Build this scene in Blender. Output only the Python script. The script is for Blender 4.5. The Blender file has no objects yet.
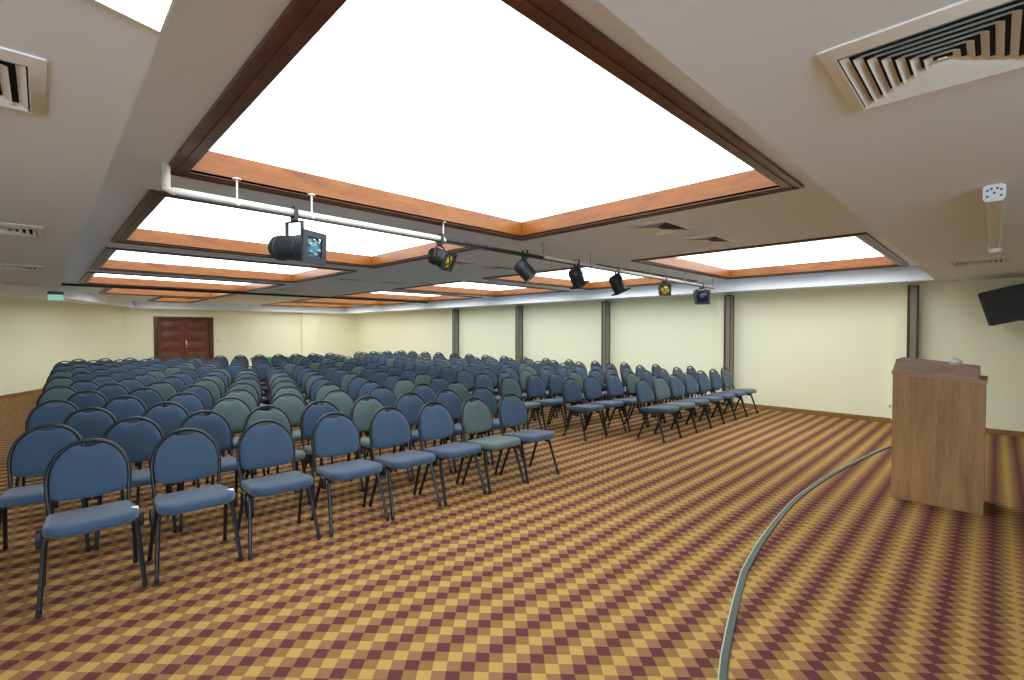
import bpy, bmesh, math, random
from mathutils import Vector, Matrix
random.seed(7)
S = bpy.context.scene
C = S.collection
PI = math.pi

# ------------------------------------------------------------------ materials
def new_mat(name):
    m = bpy.data.materials.new(name); m.use_nodes = True
    nt = m.node_tree; b = nt.nodes['Principled BSDF']
    return m, nt, b

def lin(c):
    return tuple((v / 12.92 if v <= .04045 else ((v + .055) / 1.055) ** 2.4) for v in [x / 255 for x in c]) + (1.0,)

def plain(name, rgb, rough=.6, metal=0.0, bump=0.0, scale=60, vary=.06, spec=.5):
    m, nt, b = new_mat(name)
    b.inputs['Roughness'].default_value = rough
    b.inputs['Metallic'].default_value = metal
    b.inputs['Specular IOR Level'].default_value = spec
    tc = nt.nodes.new('ShaderNodeTexCoord')
    n = nt.nodes.new('ShaderNodeTexNoise'); n.inputs['Scale'].default_value = scale; n.inputs['Detail'].default_value = 3
    nt.links.new(tc.outputs['Object'], n.inputs['Vector'])
    mix = nt.nodes.new('ShaderNodeMix'); mix.data_type = 'RGBA'
    c = lin(rgb)
    mix.inputs['A'].default_value = tuple(v * (1 - vary) for v in c[:3]) + (1,)
    mix.inputs['B'].default_value = tuple(min(1, v * (1 + vary)) for v in c[:3]) + (1,)
    nt.links.new(n.outputs['Fac'], mix.inputs['Factor'])
    nt.links.new(mix.outputs['Result'], b.inputs['Base Color'])
    if bump:
        bp = nt.nodes.new('ShaderNodeBump'); bp.inputs['Strength'].default_value = bump; bp.inputs['Distance'].default_value = .004
        nt.links.new(n.outputs['Fac'], bp.inputs['Height']); nt.links.new(bp.outputs['Normal'], b.inputs['Normal'])
    return m

def fabric(name, rgb):
    m, nt, b = new_mat(name)
    b.inputs['Roughness'].default_value = .85
    b.inputs['Specular IOR Level'].default_value = .25
    b.inputs['Sheen Weight'].default_value = .25
    tc = nt.nodes.new('ShaderNodeTexCoord')
    n = nt.nodes.new('ShaderNodeTexNoise'); n.inputs['Scale'].default_value = 420; n.inputs['Detail'].default_value = 2
    nt.links.new(tc.outputs['Object'], n.inputs['Vector'])
    oi = nt.nodes.new('ShaderNodeObjectInfo')
    add = nt.nodes.new('ShaderNodeMath'); add.operation = 'MULTIPLY_ADD'
    add.inputs[1].default_value = .45
    nt.links.new(oi.outputs['Random'], add.inputs[0])
    mul = nt.nodes.new('ShaderNodeMath'); mul.operation = 'MULTIPLY'; mul.inputs[1].default_value = .5
    nt.links.new(n.outputs['Fac'], mul.inputs[0]); nt.links.new(mul.outputs[0], add.inputs[2])
    mix = nt.nodes.new('ShaderNodeMix'); mix.data_type = 'RGBA'
    c = lin(rgb)
    mix.inputs['A'].default_value = tuple(v * .78 for v in c[:3]) + (1,)
    mix.inputs['B'].default_value = tuple(min(1, v * 1.22) for v in c[:3]) + (1,)
    nt.links.new(add.outputs[0], mix.inputs['Factor'])
    nt.links.new(mix.outputs['Result'], b.inputs['Base Color'])
    bp = nt.nodes.new('ShaderNodeBump'); bp.inputs['Strength'].default_value = .25; bp.inputs['Distance'].default_value = .001
    nt.links.new(n.outputs['Fac'], bp.inputs['Height']); nt.links.new(bp.outputs['Normal'], b.inputs['Normal'])
    return m

def wood(name, dark, light, scale=(8, 8, .8), rough=.45, spec=.4):
    m, nt, b = new_mat(name)
    b.inputs['Roughness'].default_value = rough
    b.inputs['Specular IOR Level'].default_value = spec
    tc = nt.nodes.new('ShaderNodeTexCoord')
    mp = nt.nodes.new('ShaderNodeMapping'); mp.inputs['Scale'].default_value = scale
    nt.links.new(tc.outputs['Object'], mp.inputs['Vector'])
    n = nt.nodes.new('ShaderNodeTexNoise'); n.inputs['Scale'].default_value = 2.2; n.inputs['Detail'].default_value = 6; n.inputs['Distortion'].default_value = .6
    nt.links.new(mp.outputs['Vector'], n.inputs['Vector'])
    n2 = nt.nodes.new('ShaderNodeTexNoise'); n2.inputs['Scale'].default_value = 14; n2.inputs['Detail'].default_value = 3
    nt.links.new(mp.outputs['Vector'], n2.inputs['Vector'])
    mm = nt.nodes.new('ShaderNodeMix'); mm.data_type = 'FLOAT'; mm.inputs['Factor'].default_value = .35
    nt.links.new(n.outputs['Fac'], mm.inputs['A']); nt.links.new(n2.outputs['Fac'], mm.inputs['B'])
    r = nt.nodes.new('ShaderNodeValToRGB')
    r.color_ramp.elements[0].position = .3; r.color_ramp.elements[0].color = lin(dark)
    r.color_ramp.elements[1].position = .7; r.color_ramp.elements[1].color = lin(light)
    nt.links.new(mm.outputs['Result'], r.inputs['Fac']); nt.links.new(r.outputs['Color'], b.inputs['Base Color'])
    return m

def emit(name, rgb, strength):
    m, nt, b = new_mat(name)
    nt.nodes.remove(b)
    e = nt.nodes.new('ShaderNodeEmission'); e.inputs['Color'].default_value = tuple(rgb) + (1,); e.inputs['Strength'].default_value = strength
    nt.links.new(e.outputs[0], nt.nodes['Material Output'].inputs['Surface'])
    return m

def carpet_mat():
    m, nt, b = new_mat('checked_carpet')
    b.inputs['Roughness'].default_value = .95
    b.inputs['Specular IOR Level'].default_value = .15
    N = nt.nodes; L = nt.links
    def M(op, a, c=None):
        n = N.new('ShaderNodeMath'); n.operation = op
        for i, v in enumerate((a, c)):
            if v is None: continue
            if isinstance(v, (int, float)): n.inputs[i].default_value = v
            else: L.new(v, n.inputs[i])
        return n.outputs[0]
    tc = N.new('ShaderNodeTexCoord')
    mp = N.new('ShaderNodeMapping'); mp.inputs['Rotation'].default_value = (0, 0, 0)
    L.new(tc.outputs['Object'], mp.inputs['Vector'])
    sp = N.new('ShaderNodeSeparateXYZ'); L.new(mp.outputs['Vector'], sp.inputs[0])
    u = M('DIVIDE', sp.outputs['X'], .0920); w = M('DIVIDE', sp.outputs['Y'], .0972)
    p = M('ADD', M('SUBTRACT', u, w), P_OFF); q = M('ADD', M('ADD', u, w), Q_OFF)
    idx = M('FLOORED_MODULO', M('SUBTRACT', M('FLOOR', p), M('FLOOR', q)), 4.0)
    r = N.new('ShaderNodeValToRGB'); r.color_ramp.interpolation = 'CONSTANT'
    cols = [(95, 54, 53), (136, 103, 60), (178, 144, 78), (141, 101, 70)]
    e = r.color_ramp.elements
    e[0].position = 0; e[0].color = lin(cols[0]); e[1].position = .2; e[1].color = lin(cols[1])
    x = e.new(.45); x.color = lin(cols[2]); x = e.new(.7); x.color = lin(cols[3])
    L.new(M('DIVIDE', idx, 4.0), r.inputs['Fac'])
    n = N.new('ShaderNodeTexNoise'); n.inputs['Scale'].default_value = 260; n.inputs['Detail'].default_value = 2
    L.new(tc.outputs['Object'], n.inputs['Vector'])
    n2 = N.new('ShaderNodeTexNoise'); n2.inputs['Scale'].default_value = 1.3; n2.inputs['Detail'].default_value = 3
    L.new(tc.outputs['Object'], n2.inputs['Vector'])
    v = M('ADD', M('MULTIPLY', n.outputs['Fac'], .30), M('ADD', M('MULTIPLY', n2.outputs['Fac'], .12), .79))
    mx = N.new('ShaderNodeMix'); mx.data_type = 'RGBA'; mx.blend_type = 'MULTIPLY'; mx.inputs['Factor'].default_value = 1
    L.new(r.outputs['Color'], mx.inputs['A']); L.new(v, mx.inputs['B'])
    L.new(mx.outputs['Result'], b.inputs['Base Color'])
    bp = N.new('ShaderNodeBump'); bp.inputs['Strength'].default_value = .35; bp.inputs['Distance'].default_value = .003
    L.new(n.outputs['Fac'], bp.inputs['Height']); L.new(bp.outputs['Normal'], b.inputs['Normal'])
    return m

P_OFF, Q_OFF = -.003, .06
CARPET = carpet_mat()
WALL = plain('cream_paint', (240, 241, 207), .7, bump=.05, scale=90, vary=.02)
CEIL = plain('matt_white_plaster', (236, 243, 252), .8, bump=.05, scale=120, vary=.02)
COVE = plain('cool_white_paint', (243, 248, 252), .6, vary=.01)
WOOD_FRAME = wood('orange_varnished_wood', (112, 60, 16), (152, 92, 30), (1.2, 1.2, 6), .35)
WOOD_BOARD = wood('dark_varnished_wood', (84, 50, 34), (124, 80, 54), (2, 2, 2), .35)
DOORWOOD = wood('mahogany', (88, 46, 28), (126, 72, 46), (2, 2, 9), .4)
DOORFRAME = wood('dark_mahogany', (72, 40, 26), (98, 58, 38), (6, 6, 1), .4)
PODIUM = wood('walnut_laminate', (132, 98, 62), (176, 138, 96), (7, 7, .7), .4)
PODIUM_TOP = wood('walnut_laminate_top', (132, 104, 90), (166, 136, 118), (6, .8, 6), .4)
BASE = wood('oak_skirting', (120, 88, 46), (156, 118, 66), (1, 1, 6), .5)
LIGHT = emit('frosted_light_panel', (.94, .98, 1.03), 4.0)
FILL_LIGHT = emit('overcast_daylight', (.72, .92, 1.26), 27.0)  # bluish glow of the added fill panels behind the camera
BLACK = plain('black_powder_coat', (26, 28, 30), .4, vary=.05)
FRAMEBLK = plain('blue_black_steel', (20, 26, 30), .4, metal=.1, vary=.04)
RUBBER = plain('black_rubber', (16, 16, 17), .8)
PLASTIC = plain('black_plastic', (20, 21, 23), .5)
BLUE = fabric('navy_blue_fabric', (54, 74, 94))
GREEN = fabric('grey_green_fabric', (76, 94, 91))
VENT = plain('vent_enamel', (232, 229, 218), .45, vary=.02)
DARK = plain('recess_shade_black', (14, 13, 13), .9)  # black that stands in for shade inside the vents
WHITEM = plain('white_enamel', (226, 224, 208), .4, vary=.02)
GREYGRN = plain('grey_green_laminate', (122, 124, 108), .35, vary=.06)
BROWN = plain('dark_brown_edge', (66, 40, 24), .45)
STEEL = plain('brushed_steel', (176, 176, 172), .3, metal=.9)
SPOT = plain('anthracite_housing', (44, 50, 54), .45, vary=.05)
STRIPG = plain('green_grey_rubber', (66, 82, 72), .55, vary=.12, scale=200)
STRIPL = plain('pale_aluminium', (176, 178, 150), .4, metal=.4)
YELLOW = plain('yellow_gel', (226, 190, 30), .2)
CYAN = plain('blue_green_lens', (70, 128, 140), .15)
RED = plain('red_gel', (150, 30, 44), .3)
PAPER = plain('white_paper', (240, 240, 236), .7)
BRASS = plain('satin_handle', (214, 196, 160), .3, metal=.7)
EXITG = emit('exit_green', (.34, .72, .52), .75)
SLOT = plain('slot_grey', (86, 82, 98), .6)
SPOT2 = plain('black_housing', (24, 26, 29), .5, vary=.05)
GREENBOX = plain('bright_green_plastic', (20, 150, 92), .5)

# ------------------------------------------------------------------ mesh builder
class MB:
    def __init__(s): s.bm = bmesh.new(); s.mats = []; s.mi = 0
    def use(s, m):
        if m not in s.mats: s.mats.append(m)
        s.mi = s.mats.index(m); return s
    def face(s, vs, smooth=False):
        try:
            f = s.bm.faces.new(vs)
        except ValueError:
            return None
        f.material_index = s.mi; f.smooth = smooth
        return f
    def poly(s, pts, smooth=False):
        return s.face([s.bm.verts.new(p) for p in pts], smooth)
    def box(s, a, b, mtx=None, bev=0.0):
        x0, y0, z0 = a; x1, y1, z1 = b
        vs = [Vector(p) for p in ((x0,y0,z0),(x1,y0,z0),(x1,y1,z0),(x0,y1,z0),(x0,y0,z1),(x1,y0,z1),(x1,y1,z1),(x0,y1,z1))]
        if mtx: vs = [mtx @ v for v in vs]
        vv = [s.bm.verts.new(v) for v in vs]
        fs = [s.face([vv[i] for i in f]) for f in ((3,2,1,0),(4,5,6,7),(0,1,5,4),(1,2,6,5),(2,3,7,6),(3,0,4,7))]
        if bev:
            es = list({e for f in fs for e in f.edges})
            r = bmesh.ops.bevel(s.bm, geom=es, offset=bev, segments=2, affect='EDGES', profile=.5)
            for f in r['faces']: f.material_index = s.mi
        return s
    def rings(s, rings, cap0=True, cap1=True, smooth=True, closed=True):
        R = [[s.bm.verts.new(p) for p in r] for r in rings]
        n = len(R[0])
        for a, b in zip(R, R[1:]):
            for i in range(n if closed else n - 1):
                j = (i + 1) % n
                s.face([a[i], a[j], b[j], b[i]], smooth)
        if cap0: s.face(list(reversed(R[0])), smooth)
        if cap1: s.face(R[-1], smooth)
        return s
    def tube(s, pts, r, n=8, caps=True, ry=None, up=None):
        pts = [Vector(p) for p in pts]
        rr = r if isinstance(r, (list, tuple)) else [r] * len(pts)
        rings = []; u = None
        for i, p in enumerate(pts):
            t = (pts[min(i + 1, len(pts) - 1)] - pts[max(i - 1, 0)]).normalized()
            if u is None:
                ref = Vector(up) if up else (Vector((0, 0, 1)) if abs(t.z) < .9 else Vector((0, 1, 0)))
                u = (ref - t * ref.dot(t)).normalized()
            else:
                u = (u - t * u.dot(t)).normalized()
            v = t.cross(u)
            k = ry if ry else 1.0
            rings.append([p + u * math.cos(a) * rr[i] * k + v * math.sin(a) * rr[i] for a in [2 * PI * j / n for j in range(n)]])
        return s.rings(rings, caps, caps)
    def lathe(s, prof, org, axis, n=20, caps=True):
        org = Vector(org); ax = Vector(axis).normalized()
        ref = Vector((0, 0, 1)) if abs(ax.z) < .9 else Vector((1, 0, 0))
        u = (ref - ax * ref.dot(ax)).normalized(); v = ax.cross(u)
        rings = [[org + ax * h + (u * math.cos(a) + v * math.sin(a)) * max(r, 1e-4) for a in [2 * PI * j / n for j in range(n)]] for r, h in prof]
        return s.rings(rings, caps, caps)
    def build(s, name, mat=None, parent=None, sharp=.6):
        bmesh.ops.recalc_face_normals(s.bm, faces=s.bm.faces)
        me = bpy.data.meshes.new(name); s.bm.to_mesh(me); s.bm.free()
        for m in (s.mats if s.mats else [mat]): me.materials.append(m)
        try: me.set_sharp_from_angle(angle=sharp)
        except Exception: pass
        o = bpy.data.objects.new(name, me); C.objects.link(o)
        if parent: o.parent = parent
        return o

def tag(o, label, cat, group=None):
    o['label'] = label; o['category'] = cat
    if group: o['group'] = group
    return o
def thing(name, label, cat, loc=(0, 0, 0), rz=0, group=None):
    o = bpy.data.objects.new(name, None); C.objects.link(o)
    o.location = loc; o.rotation_euler = (0, 0, rz); o.empty_display_size = .1
    return tag(o, label, cat, group)
def struct(o):
    o['kind'] = 'structure'; return o

# ------------------------------------------------------------------ room shell
XR, YB, YF, XL = 10.47, 21.2, -3.6, -3.6
ZL, ZT = 2.40, 2.635
TX0, TX1, TY0, TY1 = .24, 9.80, .69, 20.8
SLP = .15          # the cove faces lean back by this much
KX, KY = .24, 15.3          # where the tray's left side turns
KX2 = 2.3

f = MB(); f.poly([(XL, YF, 0), (XR, YF, 0), (XR, YB, 0), (2.05, YB, 0), (XL, 11.12, 0)]); struct(f.build('floor', CARPET))
w = MB(); w.box((XR, YF, 0), (XR + .15, YB, 2.8)); struct(w.build('wall_right', WALL))
# back wall with the doorway cut out
DX0, DX1, DZ = 2.92, 4.62, 2.06
w = MB(); w.box((1.9, YB, 0), (DX0, YB + .15, 2.8)); w.box((DX1, YB, 0), (XR, YB + .15, 2.8)); w.box((DX0, YB, DZ), (DX1, YB + .15, 2.8))
w.box((8.02, YB - .1, 0), (8.75, YB, 2.4)); struct(w.build('wall_back', WALL))
w = MB()
for (x0, y0), (x1, y1) in (((2.05, YB), (XL, 11.12)), ((XL, 11.12), (XL, YF))):
    d = Vector((x1 - x0, y1 - y0, 0)).normalized(); n = Vector((d.y, -d.x, 0)) * -.15
    n = n if n.x < 0 else -n
    a, b = Vector((x0, y0, 0)), Vector((x1, y1, 0)); h = Vector((0, 0, 2.8))
    w.rings([[a, b, b + n, a + n], [a + h, b + h, b + n + h, a + n + h]], smooth=False)
struct(w.build('wall_left', WALL))
FILL_SPANS = [(-3.45, -2.05), (-1.75, -.35)]; WZ0, WZ1 = .85, 2.15  # openings for the made-up fill panels, out of view
w = MB(); xs = [XL] + [v for p in FILL_SPANS for v in p] + [XR]
for i in range(0, len(xs), 2): w.box((xs[i], YF - .15, 0), (xs[i + 1], YF, 2.8))
for a, b in FILL_SPANS: w.box((a, YF - .15, 0), (b, YF, WZ0)); w.box((a, YF - .15, WZ1), (b, YF, 2.8))
struct(w.build('wall_front', WALL))
for i, (a, b) in enumerate(FILL_SPANS):     # made-up glowing windows behind the camera, added for cool fill light
    o = bpy.data.objects.new('window_%d' % (i + 1), None); C.objects.link(o); struct(o)
    m = MB(); mx = (a + b) / 2
    for p, q in (((a, WZ0), (a + .06, WZ1)), ((b - .06, WZ0), (b, WZ1)), ((a + .06, WZ0), (b - .06, WZ0 + .06)), ((a + .06, WZ1 - .06), (b - .06, WZ1)), ((mx - .03, WZ0 + .06), (mx + .03, WZ1 - .06))): m.box((p[0], YF - .08, p[1]), (q[0], YF - .02, q[1]))
    m.build('window_frame', BLACK, o)
    m = MB(); m.box((a + .05, YF - .07, WZ0 + .05), (b - .05, YF - .06, WZ1 - .05)); m.build('pane', FILL_LIGHT, o)

YS = [(.975, 3.78), (4.35, 7.12), (7.72, 10.5), (11.1, 13.9), (14.55, 17.3), (17.9, 20.5)]
LX, RX = (.57, 3.87), (6.17, 9.68)
coffers = []
for i, (a, b) in enumerate(YS):
    lx0 = [.57, .57, .57, .57, 1.1, 2.55][i]
    coffers.append((lx0, LX[1], a, b, i, 'left'))
    coffers.append((RX[0], RX[1], a, b, i, 'right'))
c = MB()
# low ceiling around the tray
for x0, x1 in ((XL, TX0), (TX0, 3.2), (3.2, 6.4), (6.4, TX1), (TX1, XR)):
    for y0, y1 in ((YF, -1.5), (-1.5, TY0)): c.poly([(x0, y0, ZL), (x1, y0, ZL), (x1, y1, ZL), (x0, y1, ZL)])
c.poly([(TX1, TY0, ZL), (XR, TY0, ZL), (XR, YB, ZL), (TX1, YB, ZL)])
c.poly([(XL, TY0, ZL), (TX0, TY0, ZL), (KX, KY, ZL), (XL, 11.12, ZL)])
c.poly([(KX, KY, ZL), (KX2, TY1, ZL), (KX2, YB, ZL), (2.05, YB, ZL), (XL, 11.12, ZL)])
c.poly([(KX2, TY1, ZL), (TX1, TY1, ZL), (TX1, YB, ZL), (KX2, YB, ZL)])
# tray plane with openings for the light coffers
xs = sorted({TX0, TX1 + SLP, .57, 1.1, 2.55, LX[1], RX[0], RX[1]}); ys = sorted({TY0, TY1 + SLP} | {v for p in YS for v in p})
for x0, x1 in zip(xs, xs[1:]):
    for y0, y1 in zip(ys, ys[1:]):
        mx, my = (x0 + x1) / 2, (y0 + y1) / 2
        if any(q[0] < mx < q[1] and q[2] < my < q[3] for q in coffers): continue
        c.poly([(x0, y0, ZT), (x1, y0, ZT), (x1, y1, ZT), (x0, y1, ZT)])
# hidden tray sides
for x0, x1 in ((TX0, 3.2), (3.2, 6.4), (6.4, TX1)): c.poly([(x0, TY0, ZL), (x1, TY0, ZL), (x1, TY0, ZT), (x0, TY0, ZT)])
c.poly([(TX0, TY0, ZL), (KX, KY, ZL), (KX, KY, ZT), (TX0, TY0, ZT)])
bmesh.ops.remove_doubles(c.bm, verts=c.bm.verts, dist=1e-4)
struct(c.build('ceiling', CEIL))
# cool white cove faces of the tray (right, back, angled left)
t = MB(); t.rings([[(TX1, y, ZL - .012), (TX1 + SLP, y2, ZT), (TX1 + SLP + .03, y2, ZT), (TX1 + .03, y, ZL - .012)] for y, y2 in ((TY0, TY0), (TY1, TY1 + SLP))], smooth=False); struct(t.build('trim_1', COVE))
t = MB(); t.rings([[(x, TY1, ZL - .012), (x2, TY1 + SLP, ZT), (x2, TY1 + SLP + .03, ZT), (x, TY1 + .03, ZL - .012)] for x, x2 in ((KX2, KX2), (TX1, TX1 + SLP))], smooth=False); struct(t.build('trim_2', COVE))
t = MB(); a, b = Vector((KX, KY, 0)), Vector((KX2, TY1, 0)); n = Vector((-(b - a).y, (b - a).x, 0)).normalized() * .03
t.rings([[v + Vector((0, 0, z)) + n * k for v in (a, b, b + n, a + n)] for z, k in ((ZL - .012, 0), (ZT, 4))], smooth=False)
struct(t.build('trim_3', COVE))
# framed fins on the right wall with a pier beside each
for k, y in enumerate((.985, 3.98, 7.08, 10.22, 13.36)):
    t = MB(); t.use(GREYGRN).box((XR - .20, y - .06, .075), (XR, y + .06, 2.345))
    t.use(BROWN).box((XR - .206, y + .03, .075), (XR - .195, y + .066, 2.35)); t.box((XR - .206, y - .066, .075), (XR - .194, y - .052, 2.35))
    t.box((XR - .03, y - .066, .075), (XR, y - .054, 2.35)); t.box((XR - .206, y - .066, 2.335), (XR, y + .066, 2.352))
    struct(t.build('trim_%d' % (4 + k)))
    t = MB(); t.box((XR - .10, y + .066, .075), (XR, y + .27, ZL)); struct(t.build('trim_%d' % (9 + k), WALL))
# skirting
b = MB(); b.box((XR - .02, YF, 0), (XR, YB, .085)); struct(b.build('baseboard_right', BASE))
b = MB(); b.box((2.05, YB - .02, 0), (DX0 - .09, YB, .085)); b.box((DX1 + .09, YB - .02, 0), (XR, YB, .085)); struct(b.build('baseboard_back', BASE))
b = MB(); a_, b_ = Vector((2.05, YB, 0)), Vector((XL, 11.12, 0)); d = (b_ - a_).normalized(); n = Vector((-d.y, d.x, 0)); n = n if n.x > 0 else -n
b.rings([[v + Vector((0, 0, z)) for v in (a_, b_, b_ + n * .02, a_ + n * .02)] for z in (0, .09)], smooth=False)
struct(b.build('baseboard_left', BASE))

# door
door = bpy.data.objects.new('door_1', None); C.objects.link(door); door.location = (0, 0, 0); struct(door)
m = MB(); m.box((DX0 - .08, YB - .03, 0), (DX0 + .05, YB + .1, DZ + .06), bev=.006); m.box((DX1 - .05, YB - .03, 0), (DX1 + .08, YB + .1, DZ + .06), bev=.006)
m.box((DX0 + .05, YB - .03, DZ - .05), (DX1 - .05, YB + .1, DZ + .06), bev=.006); m.build('door_frame', DOORFRAME, door)
mid = (DX0 + DX1) / 2
for x0, x1, hx in ((DX0 + .055, mid - .004, mid - .09), (mid + .004, DX1 - .055, mid + .05)):
    m = MB(); m.box((x0, YB + .02, .01), (x1, YB + .06, DZ - .055))
    for q in range(5):
        z0 = .12 + q * .375
        m.box((x0 + .12, YB + .008, z0), (x1 - .12, YB + .022, z0 + .31), bev=.008)
    leaf = m.build('door_leaf', DOORWOOD, door)
m = MB(); m.box((mid + .03, YB + .0, .98), (mid + .075, YB + .022, 1.24), bev=.006); m.tube([(mid + .05, YB + .0, 1.1), (mid + .05, YB - .05, 1.1), (mid + .17, YB - .05, 1.1)], .011)
m.build('door_handle', BRASS, door)

# ------------------------------------------------------------------ ceiling light coffers
ORD = ['first', 'second', 'third', 'fourth', 'fifth', 'sixth', 'seventh', 'eighth', 'ninth', 'tenth', 'eleventh', 'twelfth', 'thirteenth', 'fourteenth', 'fifteenth', 'sixteenth', 'seventeenth']
BW, RZ = .115, .155
for x0, x1, y0, y1, i, side in coffers:
    if i == 0: lab = 'largest glowing ceiling panel in a wooden frame, nearest, above the front row' if side == 'left' else 'glowing wood framed ceiling panel nearest the camera along the right wall'
    else: lab = 'glowing wood framed ceiling panel, %s from the front in the %s line of panels' % (ORD[i], side)
    t = thing('ceiling_light', lab, 'ceiling light', ((x0 + x1) / 2, (y0 + y1) / 2, ZT), 0, 'glowing ceiling panels')
    hx, hy = (x1 - x0) / 2, (y1 - y0) / 2
    m = MB()
    for a, b in (((-hx, -hy), (hx, -hy + BW)), ((-hx, hy - BW), (hx, hy)), ((-hx, -hy + BW), (-hx + BW, hy - BW)), ((hx - BW, -hy + BW), (hx, hy - BW))):
        m.box((a[0], a[1], -.014), (b[0], b[1], .006))
    # raised bead round the outside and the inside edge of the board
    for e, wd, dp in ((0, .022, .022), (.055, .012, .019)):
        ex, ey = hx - e, hy - e
        for a, b in (((-ex, -ey), (ex, -ey + wd)), ((-ex, ey - wd), (ex, ey)), ((-ex, -ey + wd), (-ex + wd, ey - wd)), ((ex - wd, -ey + wd), (ex, ey - wd))):
            m.box((a[0], a[1], -dp), (b[0], b[1], -.013))
    m.build('frame', WOOD_BOARD, t)
    ix, iy = hx - BW, hy - BW
    m = MB()
    for a, b in (((-ix - .02, -iy - .02), (ix + .02, -iy)), ((-ix - .02, iy), (ix + .02, iy + .02)), ((-ix - .02, -iy), (-ix, iy)), ((ix, -iy), (ix + .02, iy))):
        m.box((a[0], a[1], -.010), (b[0], b[1], RZ + .02))
    m.build('side_lining', WOOD_FRAME, t)
    m = MB(); m.box((-ix + .001, -iy + .001, RZ), (ix - .001, iy - .001, RZ + .012)); m.build('diffuser', LIGHT, t)

# light panel in the low ceiling at the left
t = thing('ceiling_light', 'bare glowing panel set in the low ceiling above the left aisle', 'ceiling light', (0, 0, ZL))
pts = [(.232, 1.565), (-1.1, 1.15), (-1.1, .1), (.232, .1)]
m = MB(); m.rings([[(x, y, z) for x, y in pts] for z in (-.006, .0)], smooth=False); m.build('diffuser', LIGHT, t)
m = MB(); cx, cy = -.43, .72
out = [(cx + (x - cx) * 1.008, cy + (y - cy) * 1.008) for x, y in pts]
for k in range(4):
    a, b = pts[k], pts[(k + 1) % 4]; oa, ob = out[k], out[(k + 1) % 4]
    m.rings([[(p[0], p[1], z) for p in (a, b, ob, oa)] for z in (-.009, -.0005)], smooth=False)
m.build('edging', VENT, t)

# ------------------------------------------------------------------ carpet strip
path = [(10.3, .42), (9.3, .78), (8.3, 1.01), (7.55, 1.12), (6.49, 1.24), (5.56, 1.30), (4.87, 1.305), (3.92, 1.235), (3.28, 1.15), (2.91, 1.06), (2.51, .955), (2.2, .86), (1.6, .64), (.9, .33), (.2, -.05), (-.6, -.6)]
def smoothpath(p, n=5):
    out = []
    for i in range(len(p) - 1):
        p0 = p[max(i - 1, 0)]; p1 = p[i]; p2 = p[i + 1]; p3 = p[min(i + 2, len(p) - 1)]
        for k in range(n):
            s_ = k / n
            out.append(tuple(.5 * (2 * p1[j] + (p2[j] - p0[j]) * s_ + (2 * p0[j] - 5 * p1[j] + 4 * p2[j] - p3[j]) * s_ ** 2 + (3 * p1[j] - p0[j] - 3 * p2[j] + p3[j]) * s_ ** 3) for j in range(2)))
    out.append(p[-1]); return out
sp = smoothpath(path[:9], 5)[:-1] + smoothpath(path[8:], 5)
def ribbon(o0, o1, z0, z1):
    m = MB(); R = []
    for i, p in enumerate(sp):
        a = Vector(sp[max(i - 1, 0)]); b = Vector(sp[min(i + 1, len(sp) - 1)]); d = (b - a).normalized(); n = Vector((d.y, -d.x))   # points to the audience side
        p = Vector(p)
        q0, q1 = p + n * o0, p + n * o1
        R.append([(q0.x, q0.y, z0), (q1.x, q1.y, z0), (q1.x, q1.y, z1), (q0.x, q0.y, z1)])
    return m.rings(R, smooth=False)
t = thing('floor_edge_strip', 'curved green-grey edging strip crossing the checked carpet in front of the lectern', 'edging strip', (0, 0, 0))
ribbon(-.014, .014, 0, .010).build('rubber_insert', STRIPG, t)
ribbon(.014, .020, 0, .012).build('metal_edge', STRIPL, t)
ribbon(-.020, -.014, 0, .010).build('dark_edge', BLACK, t)  # thin black ribbon along the stage side of the strip

# ------------------------------------------------------------------ chairs
def arch_half(z, w=.207, z0=.62, zt=.863, e=2.15):
    if z <= z0: return w - .012 * max(0, (z0 - z) / .2)
    return w * max(0.0, 1 - ((z - z0) / (zt - z0)) ** e) ** (1 / e)
def back_y(z): return .203 + .27 * (z - .42) - .05 * math.sin(max(0, min(1, (z - .45) / .43)) * PI) * .35
def frame_path():
    pts = [(-.196, .13, .405), (-.196, .185, .425)]
    zs = [.47, .53, .58, .62]
    for z in zs: pts.append((-arch_half(z), back_y(z), z))
    n = 18
    for i in range(1, n):
        a = PI * (1 - i / n)
        ca, sa = math.cos(a), math.sin(a)
        e = 2 / 2.15
        x = .207 * math.copysign(abs(ca) ** e, ca); z = .62 + .243 * abs(sa) ** e
        pts.append((x, back_y(z), z))
    for z in reversed(zs): pts.append((arch_half(z), back_y(z), z))
    pts += [(.196, .185, .425), (.196, .13, .405)]
    return pts
def pad_outline():
    pts = []
    n = 28; W_, Z0, H_ = .194, .62, .231
    for i in range(n + 1):
        a = PI * i / n
        ca, sa = math.cos(a), math.sin(a); e = 2 / 2.15
        x = W_ * math.copysign(abs(ca) ** e, ca); z = Z0 + H_ * abs(sa) ** e
        if abs(x) < .085: z -= .034 * math.cos(x / .085 * PI / 2) ** 1.3
        pts.append((x, z))
    # left side down, bottom, right side up
    pts += [(-.192, .585), (-.188, .550), (-.177, .527), (-.15, .513), (-.08, .505), (0, .502), (.08, .505), (.15, .513), (.177, .527), (.188, .550), (.192, .585)]
    return pts
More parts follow.
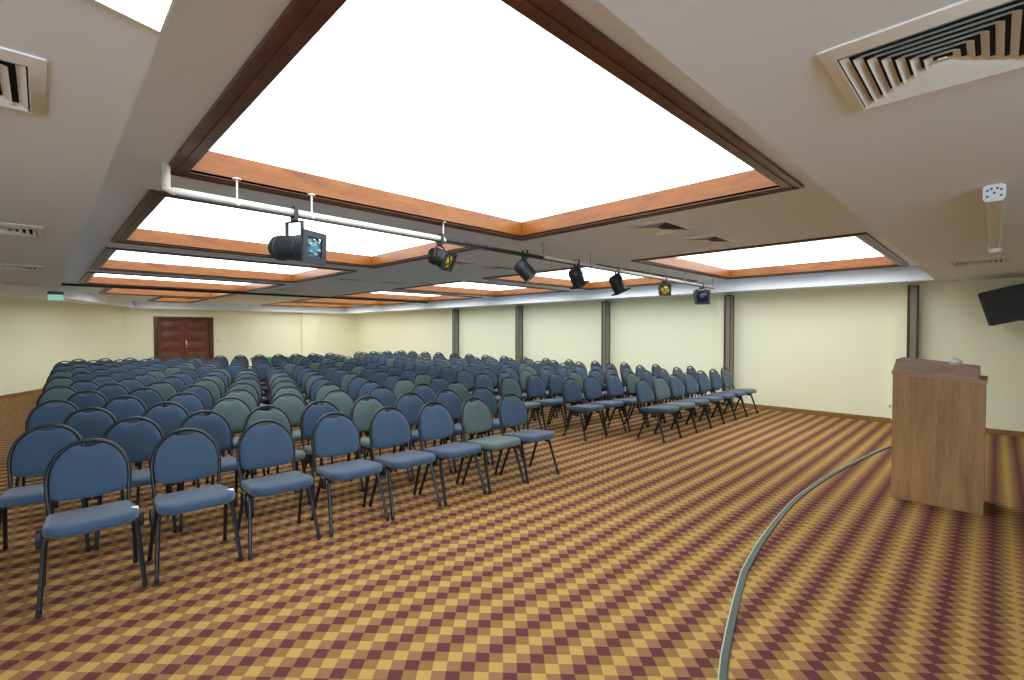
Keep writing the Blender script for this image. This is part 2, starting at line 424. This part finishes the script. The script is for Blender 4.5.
def back_pad_mesh():
    m = MB(); o = pad_outline(); cx, cz = 0, .66
    def ring(k, off, inset):
        r = []
        for x, z in o:
            dx, dz = x - cx, z - cz; L_ = math.hypot(dx, dz); s_ = max(0, (L_ - inset) / L_)
            X, Z = cx + dx * s_, cz + dz * s_
            bow = .018 * (1 - (X / .22) ** 2)      # curved across, centre set back
            r.append((X, back_y(Z) + off + bow * .8 - .008, Z))
        return r
    rings = [ring(0, .018, .05), ring(0, .016, .012), ring(0, .010, .0), ring(0, -.012, .0), ring(0, -.022, .010), ring(0, -.028, .035), ring(0, -.031, .09)]
    m.rings(rings)
    return m
def seat_mesh():
    m = MB()
    pts = []
    hw, yf, yr = .220, -.245, .205
    def corner(cx, cy, r, a0, a1, n=7):
        for i in range(n + 1):
            a = a0 + (a1 - a0) * i / n
            pts.append((cx + r * math.cos(a), cy + r * math.sin(a)))
    corner(hw - .085, yf + .085, .085, -PI / 2, 0)
    corner(hw - .05 - .012, yr - .05, .05, 0, PI / 2)
    corner(-hw + .05 + .012, yr - .05, .05, PI / 2, PI)
    corner(-hw + .085, yf + .085, .085, PI, PI * 1.5)
    # bow the front edge forward
    pts2 = []
    for x, y in pts:
        if y < -.1: y -= .018 * (1 - (x / hw) ** 2)
        pts2.append((x, y))
    def ring(z, inset):
        r = []
        for x, y in pts2:
            L_ = math.hypot(x, y + .02); s_ = (L_ - inset) / L_
            X, Y = x * s_, (y + .02) * s_ - .02
            dz = -.4 * max(0, -Y - .12) ** 2 - .085 * (Y + .10)
            dz += .016 * (X / hw) ** 2 * (1 if z > .44 else .5)
            r.append((X, Y, z + dz))
        return r
    m.rings([ring(.408, .05), ring(.408, .016), ring(.416, .003), ring(.430, 0), ring(.448, .002), ring(.459, .012), ring(.466, .035), ring(.470, .08), ring(.470, .14)])
    return m
def leg(front, sx):
    m = MB()
    if front: top, foot = Vector((sx * .208, -.105, .412)), Vector((sx * .238, -.240, .0))
    else: top, foot = Vector((sx * .208, .035, .412)), Vector((sx * .230, .205, .0))
    k = top + (foot - top) * .12
    d = (foot - k).normalized()
    m.use(FRAMEBLK).tube([top + Vector((-sx * .012, 0, .0)), k, k + (foot - k) * .5, foot - d * .03], [.0140, .0140, .0135, .0125], 8, ry=1.2, up=(0, 1, 0))
    n = MB().use(RUBBER).tube([foot - d * .034, foot - d * .012, foot], [.0138, .0146, .0138], 8, ry=1.2, up=(0, 1, 0))
    return m, n
FEET = {}
def proto_parts():
    hold = bpy.data.objects.new('proto', None)
    L_ = []
    def keep(o): L_.append(o); C.objects.unlink(o); return o
    keep(seat_mesh().build('seat', BLUE, sharp=1.2)); keep(back_pad_mesh().build('backrest', BLUE, sharp=1.2))
    keep(MB().tube(frame_path(), .0125, 8, up=(0, 1, 0), ry=1.15).build('back_frame', FRAMEBLK, sharp=1.2))
    m = MB()
    for sx in (-1, 1): m.box((sx * .200 - .012, -.15, .395), (sx * .200 + .012, .16, .412))
    m.tube([(-.205, -.12, .398), (.205, -.12, .398)], .011); m.tube([(-.205, .10, .398), (.205, .10, .398)], .011)
    keep(m.build('seat_frame', FRAMEBLK))
    for fr in (True, False):
        for sx in (-1, 1):
            a, b = leg(fr, sx)
            lg = keep(a.build('leg', None)); ft = b.build('rubber_foot', None); C.objects.unlink(ft); FEET[lg] = ft
    for sx in (-1, 1):
        m = MB(); m.box((sx * .236 - .014, -.10, .338), (sx * .236 + .014, -.025, .428), bev=.004)
        keep(m.build('ganging_bracket', PLASTIC))
    gs = {}
    for o in L_[:2]:
        me = o.data.copy(); me.materials.clear(); me.materials.append(GREEN); gs[o.name] = me
    return L_, gs
PROTO, GREENMESH = proto_parts()

def add_chair(x, y, rz, green, label, group, tagged=False):
    r = thing('conference_chair', label, 'chair', (x, y, 0), rz, group)
    for o in PROTO:
        q = o.copy(); q.parent = r; C.objects.link(q)
        if o in FEET:
            ft = FEET[o].copy(); ft.parent = q; C.objects.link(ft)
        if green and o.name in GREENMESH: q.data = GREENMESH[o.name]
    if tagged:
        m = MB(); m.box((.184, -.150, .452), (.219, -.108, .481), bev=.003)
        o = m.build('seat_tag', PAPER, r); o['label'] = 'small white tag'
    return r

def rowname(k): return 'front row' if k == 0 else ORD[k] + ' row'
NROW, NLEFT = 16, 15
GL = {(0, 6), (1, 2), (2, 1), (2, 2), (2, 3), (3, 1), (3, 2), (4, 1), (4, 2), (1, 4), (5, 1), (5, 2), (3, 3), (3, 5), (2, 6), (6, 2), (4, 6), (4, 7)}
Lright = {}
for k in range(NROW):
    base = .23 + .285 * k
    while base - .515 > (-.03 if k < 10 else .12): base -= .515
    nshift = round((.23 + .285 * k - base) / .515)
    xe = 3.86 + .205 * k
    n = int((xe - base) / .504) + 1
    step = (xe - base) / (n - 1)
    Lright[k] = xe
    if k >= NLEFT: continue
    sl = -min(.085 + .022 * k, .19)
    for j in range(n):
        X = base + step * j
        if k == 0: X = [.205, .735, 1.265, 1.825, 2.335, 2.84, 3.345, 3.85][j]
        Y = 4.31 + .89 * k + sl * X - .328
        col = j - nshift
        green = (k, col) in GL or (k > 4 and random.random() < .22)
        lab = '%s padded chair, %s from the left in the %s of the left block' % ('grey-green' if green else 'navy blue', ORD[j], rowname(k))
        jit = 0 if k == 0 else 1
        add_chair(X + random.uniform(-.004, .004) * jit, Y + random.uniform(-.03, .03) * jit, math.atan(sl) * (.3 if k == 0 else .7) + math.radians(random.uniform(-1.2, 1.2)), green, lab, 'chairs in the left block', tagged=(k == 0 and j < 2))
GR = {(0, 1), (0, 6), (1, 3), (2, 0), (2, 3), (3, 2), (4, 3), (4, 5), (1, 6)}
for k in range(NROW):
    xl = max([6.55, 5.84, 5.33][k] if k < 3 else 0, Lright[k] + .98)
    xe = 9.55 if k else 9.585
    n = int((xe - xl) / .504) + 1
    step = (xe - xl) / (n - 1)
    for j in range(n):
        X = xl + step * j
        Y = 3.86 + .8 * k - (.06 if k else .022) * (X - 6.6) - .328
        green = (k, j) in GR or (k > 3 and random.random() < .2)
        lab = '%s padded chair, %s from the left in the %s of the right block' % ('grey-green' if green else 'navy blue', ORD[j], rowname(k))
        jit = 0 if k == 0 else 1
        add_chair(X + random.uniform(-.004, .004) * jit, Y + random.uniform(-.03, .03) * jit, math.radians(-3.4) + math.radians(random.uniform(-1.2, 1.2)), green, lab, 'chairs in the right block')

# ------------------------------------------------------------------ lectern
PX, PY0, PY1, PD, PH = 5.77, .06, .69, .52, 1.175
t = thing('lectern', 'tall walnut laminate lectern standing on the carpet at the right', 'lectern', (PX + PD / 2, (PY0 + PY1) / 2, 0))
hx, hy = PD / 2, (PY1 - PY0) / 2
def wedge(m, x0, x1, y0, y1, zb0, zb1, zt0, zt1):
    return m.rings([[(x0, y0, zb0), (x0, y1, zb1), (x0, y1, zt1), (x0, y0, zt0)], [(x1, y0, zb0), (x1, y1, zb1), (x1, y1, zt1), (x1, y0, zt0)]], smooth=False)
ZA, ZB = 1.143, 1.188      # top of the carcass at the speaker's side and at the audience's side
for x0 in (-hx, hx - .022): wedge(MB(), x0, x0 + .022, -hy, hy, .004, .004, ZA, ZB).build('side_panel', PODIUM, t)
m = MB(); m.box((-hx + .022, hy - .022, .004), (hx - .022, hy - .002, ZB - .004)); m.build('front_panel', PODIUM, t)
for z in (.05, .62):
    m = MB(); m.box((-hx + .022, -hy + .05, z), (hx - .022, hy - .022, z + .022)); m.build('shelf', PODIUM, t)
m = MB()   # sloping cap with a rim
zc0, zc1 = PH - .035, PH + .035
wedge(m, -hx - .008, hx + .008, -hy - .008, hy + .008, ZA, ZB, ZA + .034, ZB + .032)
m.build('cap', PODIUM_TOP, t)
m = MB()   # raised reading desk, its audience end leaning inwards
z0, z1 = ZA + .034, ZB + .032
def desk(x): return [(x, -hy + .042, z0 + .003), (x, hy + .002, z1), (x, hy - .026, z1 + .113), (x, -hy + .044, z0 + .096)]
m.rings([desk(-hx - .006), desk(-hx + .018)], smooth=False)
m.rings([desk(hx - .018), desk(hx + .006)], smooth=False)
m.rings([[(x, -hy + .05, z0 + .07), (x, hy - .03, z1 + .086), (x, hy - .03, z1 + .106), (x, -hy + .05, z0 + .09)] for x in (-hx + .018, hx - .018)], smooth=False)
m.rings([[(x, hy - .02, z1), (x, hy, z1), (x, hy - .027, z1 + .112), (x, hy - .045, z1 + .108)] for x in (-hx + .018, hx - .018)], smooth=False)
m.build('reading_desk', PODIUM_TOP, t)
# crumpled white paper cup / tissue on the desk edge
t = thing('paper_tissue', 'small crumpled white paper lying on top of the wooden lectern', 'paper', (PX + .05, .262, 1.298))
m = MB(); rg = []
rnd = random.Random(3)
for i in range(6):
    h = i / 5; r0 = .012 + .034 * math.sin(h * PI * .8 + .35)
    rg.append([(math.cos(a) * r0 * rnd.uniform(.6, 1.2) + .008 * h, math.sin(a) * r0 * rnd.uniform(.7, 1.25) * 1.1, h * .06 + rnd.uniform(-.004, .004)) for a in [2 * PI * q / 9 for q in range(9)]])
m.rings(rg, True, True, smooth=False).build('crumpled_sheet', PAPER, t)
m = MB(); m.rings([[(-.03, .012, .03), (-.03, .05, .045), (-.028, .05, .075), (-.028, .008, .072)], [(-.012, .012, .028), (-.012, .05, .043), (-.01, .052, .077), (-.01, .008, .07)]], smooth=False); m.build('folded_corner', PAPER, t)

# ------------------------------------------------------------------ air diffusers
def diffuser(x0, x1, y0, y1, z, label, n=6):
    t = thing('air_vent', label, 'air vent', ((x0 + x1) / 2, (y0 + y1) / 2, z), 0, 'square ceiling air vents')
    hx, hy = (x1 - x0) / 2, (y1 - y0) / 2
    def ringband(m, a, b, za, zb, th=.003):
        # sloping square ring from inset a (height za) to inset b (height zb), given thickness
        q = lambda e, zz: [(-hx + e, -hy + e, zz), (hx - e, -hy + e, zz), (hx - e, hy - e, zz), (-hx + e, hy - e, zz)]
        m.rings([q(a, za), q(b, zb), q(b + th, zb + th), q(a + th, za + th), q(a, za)], False, False, smooth=False)
    m = MB(); ringband(m, 0, .038, -.006, -.022, .003); ringband(m, 0, .004, -.001, -.006); m.build('flange', VENT, t)
    m = MB(); m.box((-hx + .02, -hy + .02, -.0035), (hx - .02, hy - .02, -.001)); m.build('back_plate', DARK, t)  # black sheet painted in for the shaded recess behind the louvers
    st = (min(hx, hy) - .055) / n
    for i in range(n):
        e = .045 + i * st
        m = MB(); ringband(m, e, e + st * .52, -.022, -.010, .0025); m.build('louver', VENT, t)
    e = .045 + n * st
    m = MB(); m.box((-hx + e, -hy + e, -.022), (hx - e, hy - e, -.018)) if hx - e > .003 and hy - e > .003 else m.box((-.02, -.02, -.022), (.02, .02, -.018)); m.build('centre_plate', VENT, t)
diffuser(1.60, 2.11, -.135, .375, ZL, 'large square louvered air vent in the low ceiling at top right of the photo', 7)
diffuser(7.42, 7.92, -.10, .41, ZL, 'square air vent in the low ceiling above the wall speaker, beyond the tube light', 5)
for i, y in enumerate((1.975, 5.15, 8.3, 11.3)):
    diffuser(-.49, .02, y, y + .49, ZL, 'square louvered air vent in the low left ceiling, %s from the camera' % ['nearest', 'second', 'third', 'fourth'][i], 5)
diffuser(4.12, 4.71, 2.14, 2.6, ZT, 'pale square air vent between the front two light panels, the left one of a pair', 5)
diffuser(5.12, 5.68, 2.1, 2.5, ZT, 'pale square air vent between the front two light panels, the right one of a pair', 5)
for i in (1, 2, 3):
    y = 2.14 + 3.37 * i
    diffuser(4.12, 4.71, y, y + .46, ZT, 'thin looking square air vent between the %s pair of light panels, left one' % ORD[i], 4)
    diffuser(5.12, 5.68, y - .04, y + .40, ZT, 'thin looking square air vent between the %s pair of light panels, right one' % ORD[i], 4)

# ------------------------------------------------------------------ fluorescent batten at the right
t = thing('ceiling_tube_light', 'long cream fluorescent tube fitting fixed under the low ceiling at right', 'tube light', (3.72, .02, ZL))
m = MB(); m.rings([[(x, -.026, 0), (x, .026, 0), (x, .022, -.055), (x, -.022, -.055)] for x in (.02, 2.42)], smooth=False); m.build('housing', WHITEM, t)
for y in (-.036, .026):
    m = MB(); m.tube([(.05, y, -.055), (2.40, y, -.055)], .009, 10); m.build('tube', WHITEM, t)
for x in (0, 2.42):
    m = MB().use(COVE)
    m.rings([[(x + d, yy * .6, zz) for yy, zz in ((-.075, -.01), (-.05, 0), (.05, 0), (.075, -.01), (.075, -.07), (.055, -.09), (-.055, -.09), (-.075, -.07))] for d in (0, .03)], smooth=False)
    if x == 0:
        m.use(SLOT)
        for yy, zz in ((-.045, -.03), (-.02, -.022), (.02, -.022), (.045, -.03), (-.045, -.062), (.0, -.045), (.045, -.062)): m.box((-.002, yy * .6 - .005, zz - .005), (.001, yy * .6 + .005, zz + .005))
    m.build('end_cap', COVE, t)
# ------------------------------------------------------------------ lighting bar and spotlights
BY, BZ, BSL = 3.60, 2.475, .042
def bary(x): return BY + BSL * (x - .6)
t = thing('lighting_bar', 'long white and black pipe hung under the ceiling carrying the spotlights', 'lighting bar', (0, bary(0), BZ), math.atan(BSL))
WB = .024
m = MB(); m.tube([(.555, 0, ZT - BZ), (.555, 0, .0), (.58, 0, -.006), (.62, 0, -.006), (2.72, 0, -.006)], WB, 12); m.build('white_pipe', WHITEM, t)
m = MB(); m.tube([(2.70, 0, -.012), (4.22, 0, -.012)], .017, 10); m.build('black_pipe', BLACK, t)
m = MB(); m.tube([(4.2, 0, -.008), (9.70, 0, -.008)], .020, 12); m.build('white_pipe', WHITEM, t)
m = MB(); m.box((.60, -.018, -.040), (9.55, .018, -.030)); m.build('cable_rail', BLACK, t)
for x in (.95, 1.46, 2.72, 4.21, 5.2, 6.9, 8.2, 9.5):
    m = MB(); m.tube([(x, 0, .0), (x, 0, ZT - BZ)], .006, 6); m.lathe([(.028, 0), (.028, .006), (.012, .012)], (x, 0, ZT - BZ - .013), (0, 0, 1), 12)
    m.box((x - .012, -.028, -.032), (x + .012, .028, -.004), bev=.004); m.build('hanger', WHITEM if x < 3 else STEEL, t)

def spotlight(x, label, aim, size, lens, group='spotlights on the lighting bar', big=False, square=False):
    """aim: unit direction of the beam; size: body radius"""
    a = Vector(aim).normalized(); r = size; Ln = r * (3.6 if big else 2.2)
    drop = (.19 if big else r + .06)
    t = thing('stage_spotlight', label, 'spotlight', (x, bary(x), BZ - .045), 0, group)
    cpt = Vector((0, 0, -drop - (.03 if big else 0)))
    st = cpt - a * Ln * .5
    m = MB()
    if square:
        q = a.to_track_quat('Y', 'Z').to_matrix().to_4x4(); M_ = Matrix.Translation(cpt) @ q
        m.box((-r, -r * .8, -r * .8), (r, r * .7, r * .8), M_, bev=.008)
        for k in range(4): m.box((-r * .9, -r * .95, -r * .6 + k * r * .36), (r * .9, -r * .78, -r * .5 + k * r * .36), M_)
    else:
        m.lathe([(r * .2, -r * .3), (r * .72, -r * .18), (r * .95, r * .15), (r, r * .6), (r * .94, r * .64), (r * .94, Ln * .62), (r * 1.0, Ln * .63), (r * 1.0, Ln * .7), (r * .93, Ln * .71), (r * .93, Ln), (r * .85, Ln), (r * .8, Ln * .82)], st, a, 22, caps=True)
    m.build('housing', SPOT if big else SPOT2, t)
    side = a.cross(Vector((0, 0, 1))).normalized()
    m = MB()
    if big:
        d = Vector((a.x, a.y, 0)).normalized()
        for s_ in (-.42, .42):
            p = d * (.13 * s_ / .42 * .55)
            m.box((-.012, -.006, -drop + r * .55), (.012, .006, -.026), Matrix.Translation(p))
        p = d * (.13 * .55); m.tube([p - Vector((0, 0, .031)), -p - Vector((0, 0, .031))], .0065, 8)
    else:
        k = r * 1.14
        m.tube([cpt + side * k, cpt + side * k + Vector((0, 0, r * .9)), Vector((0, 0, -.036)) + side * k * .5, Vector((0, 0, -.031)), Vector((0, 0, -.036)) - side * k * .5, cpt - side * k + Vector((0, 0, r * .9)), cpt - side * k], .008, 6)
    m.build('yoke', BLACK, t)
    m = MB(); cr = .0315      # square hook closed round the pipe
    m.rings([[(xx, p[0], p[1]) for p in ((-cr - .007, -.024), (cr + .007, -.024), (cr + .007, .078), (-cr - .007, .078))] for xx in (-.014, .014)], False, False, smooth=False)
    m.rings([[(xx, p[0], p[1]) for p in ((-cr, -.003), (cr, -.003), (cr, .071), (-cr, .071))] for xx in (-.014, .014)], False, False, smooth=False)
    for xx in (-.014, .014):
        o_ = [(xx, *p) for p in ((-cr - .007, -.024), (cr + .007, -.024), (cr + .007, .078), (-cr - .007, .078))]; i_ = [(xx, *p) for p in ((-cr, -.003), (cr, -.003), (cr, .071), (-cr, .071))]
        m.rings([o_, i_], False, False, smooth=False)
    bmesh.ops.remove_doubles(m.bm, verts=m.bm.verts, dist=1e-5)
    ck = m.build('clamp', BLACK, t); ck.rotation_euler = (0, 0, math.atan(BSL))
    e = st + a * (Ln + (.0 if not square else -.0))
    if square: e = cpt + a * r * .71
    q = a.to_track_quat('Y', 'Z').to_matrix().to_4x4(); M_ = Matrix.Translation(e) @ q
    fw = r * (1.2 if big else 1.08)
    m = MB()
    gi = r * (.74 if big else .80)
    for p0, p1 in (((-fw, 0, -fw), (fw, .02, -gi)), ((-fw, 0, gi), (fw, .02, fw)), ((-fw, 0, -gi), (-gi, .02, gi)), ((gi, 0, -gi), (fw, .02, gi))): m.box(p0, p1, M_)
    gf = m.build('gel_frame', SPOT if big else BLACK, t)
    m = MB(); m.lathe([(r * (1.03 if big else .82), -.012), (r * .7, .004), (r * .35, .014), (.002, .017)], e, a, 20); m.build('lens', lens, t)
    if big:
        m = MB()
        for k in range(6):
            aa = k * PI / 3 + .3
            pp = M_ @ Vector((math.cos(aa) * r * .5, .013, math.sin(aa) * r * .55)); m.lathe([(.0, -.004), (r * .15, .0), (r * .1, .010), (.0, .012)], pp, a, 8)
        m.build('lens_facets', STEEL, t)
    if lens is YELLOW:
        m = MB()
        for k in range(4):
            aa = k * PI / 2 + .6
            m.box((-r * .09, .010, r * .1), (r * .09, .022, r * .8), M_ @ Matrix.Rotation(aa, 4, 'Y'))
        m.build('lens_spokes', SPOT, t)
    return t
spotlight(1.33, 'largest dark spotlight with a square front frame, leftmost on the lighting bar', (.42, -.90, -.05), .095, CYAN, big=True)
spotlight(2.68, 'black spotlight with a yellow front, second from the left on the lighting bar', (.36, -.80, -.36), .085, YELLOW)
spotlight(3.88, 'black spotlight with a dark red front aimed down, third from left on the bar', (.55, -.40, -.72), .088, RED)
spotlight(4.88, 'black spotlight leaning right, fourth from left on the bar', (.48, -.05, -.80), .088, SPOT2)
spotlight(5.88, 'black spotlight aimed low, fifth from left on the bar, over the right block', (.35, -.2, -.85), .10, SPOT2)
spotlight(7.38, 'small boxy spotlight with a yellow lens, second from the right end of the bar', (-.75, -.55, -.12), .088, YELLOW, square=True)
spotlight(8.95, 'square black floodlight hanging at the right end of the lighting bar', (-.8, -.5, -.10), .125, plain('dark_blue_glass', (22, 32, 52), .15), square=True)

# folding partition track across the back of the tray
t = thing('partition_track', 'thin black rail running across the ceiling in front of the rear light panels', 'rail', (0, 14.22, ZT))
m = MB(); m.box((TX0 + .01, -.03, -.055), (TX1 - .01, .03, -.001)); m.build('rail', BLACK, t)

# ------------------------------------------------------------------ wall speaker
t = thing('wall_speaker', 'black loudspeaker tilted on a wall bracket at the right edge', 'speaker', (10.0, -.20, 2.0))
M_ = Matrix.Rotation(math.radians(-15), 4, 'X')
def sec(w0, z0, y):
    w0, z0, y = w0 * 1.2, z0 * 1.35, y * 1.35
    return [(-w0, y, -z0), (w0, y, -z0), (w0, y, z0), (-w0, y, z0)]
m = MB(); m.rings([[M_ @ Vector(p) for p in r] for r in (sec(.17, .185, .25), sec(.17, .185, -.02), sec(.12, .15, -.30))], smooth=False); m.build('cabinet', PLASTIC, t)
m = MB(); m.rings([[M_ @ Vector(p) for p in r] for r in (sec(.165, .18, .251), sec(.16, .175, .265))], smooth=False); m.build('grille', BLACK, t)
m = MB(); m.lathe([(.03, 0), (.03, .004), (.02, .008)], M_ @ Vector((-.171, .10, -.12)), M_.to_3x3() @ Vector((-1, 0, 0)), 14); m.build('badge', SPOT, t)
m = MB(); m.rings([[M_ @ Vector(p) for p in r] for r in ([(-.176, -.10, -.02), (-.176, -.0, -.02), (-.176, -.0, .13), (-.176, -.10, .13)], [(-.168, -.11, -.03), (-.168, .01, -.03), (-.168, .01, .14), (-.168, -.11, .14)])], smooth=False); m.build('handle_cup', RUBBER, t)
m = MB(); m.tube([(.0, .02, -.24), (.0, -.12, -.235), (.20, -.30, -.22), (.47, -.30, -.22)], .016, 8); m.tube([(0, .02, -.17), (0, .02, -.25)], .02, 8); m.box((.45, -.38, -.30), (.468, -.22, -.14)); m.build('bracket', BLACK, t)

# ------------------------------------------------------------------ small fittings
t = thing('wall_socket', 'small grey socket low on the right wall beside the lectern', 'socket', (XR, 1.27, .30))
m = MB(); m.box((-.012, -.045, -.035), (0, .045, .035), bev=.004); m.build('plate', VENT, t)
m = MB(); m.box((-.020, -.022, -.02), (-.011, .022, .02), bev=.003); m.build('cover', STEEL, t)
t = thing('light_switch', 'small pale switch on the back wall right of the brown door', 'switch', (4.86, YB, 1.22))
m = MB(); m.box((-.05, -.012, -.05), (.05, 0, .05), bev=.004); m.build('plate', VENT, t)
m = MB(); m.box((-.02, -.018, -.03), (.02, -.011, .03), bev=.002); m.build('rocker', WHITEM, t)
t = thing('exit_sign', 'small green lit sign box hanging under the low ceiling at far left', 'sign', (.20, 13.5, ZL))
m = MB(); m.box((-.12, -.05, -.06), (.12, .05, 0), bev=.004); m.build('housing', SPOT, t)
m = MB(); m.box((-.115, -.045, -.175), (.115, .045, -.062)); m.build('lit_panel', EXITG, t)
t = thing('storage_bin', 'bright green box behind the last row of chairs near the back wall', 'box', (6.05, 18.9, 0))
m = MB(); m.rings([[(sx * a, sy * b, z) for sx, sy in ((-1, -1), (1, -1), (1, 1), (-1, 1))] for a, b, z in ((.55, .26, 0), (.60, .30, .56), (.63, .33, .56), (.63, .33, .60), (.58, .28, .60), (.55, .25, .10))], smooth=False); m.build('bin', GREENBOX, t)
m = MB(); m.box((-.60, -.31, .60), (.60, .31, .625), bev=.008); m.build('lid', GREENBOX, t)

# ------------------------------------------------------------------ world, camera, view
w = bpy.data.worlds.new('World'); S.world = w; w.use_nodes = True
w.node_tree.nodes['Background'].inputs[0].default_value = (.5, .5, .5, 1); w.node_tree.nodes['Background'].inputs[1].default_value = .2
cam = bpy.data.cameras.new('camera'); co = bpy.data.objects.new('camera', cam); C.objects.link(co)
cam.sensor_width = 36; cam.lens = 477.0 / 1024 * 36; cam.clip_start = .05
co.location = (0, 0, 1.6)
co.rotation_euler = (math.radians(90 - 1.1), 0, math.radians(-44.54))
S.camera = co
S.view_settings.view_transform = 'Standard'; S.view_settings.look = 'None'; S.view_settings.gamma = 1
S.view_settings.use_curve_mapping = False; S.view_settings.exposure = 0.0
S.cycles.max_bounces = 8; S.cycles.diffuse_bounces = 6; S.cycles.glossy_bounces = 3
S.cycles.use_denoising = True
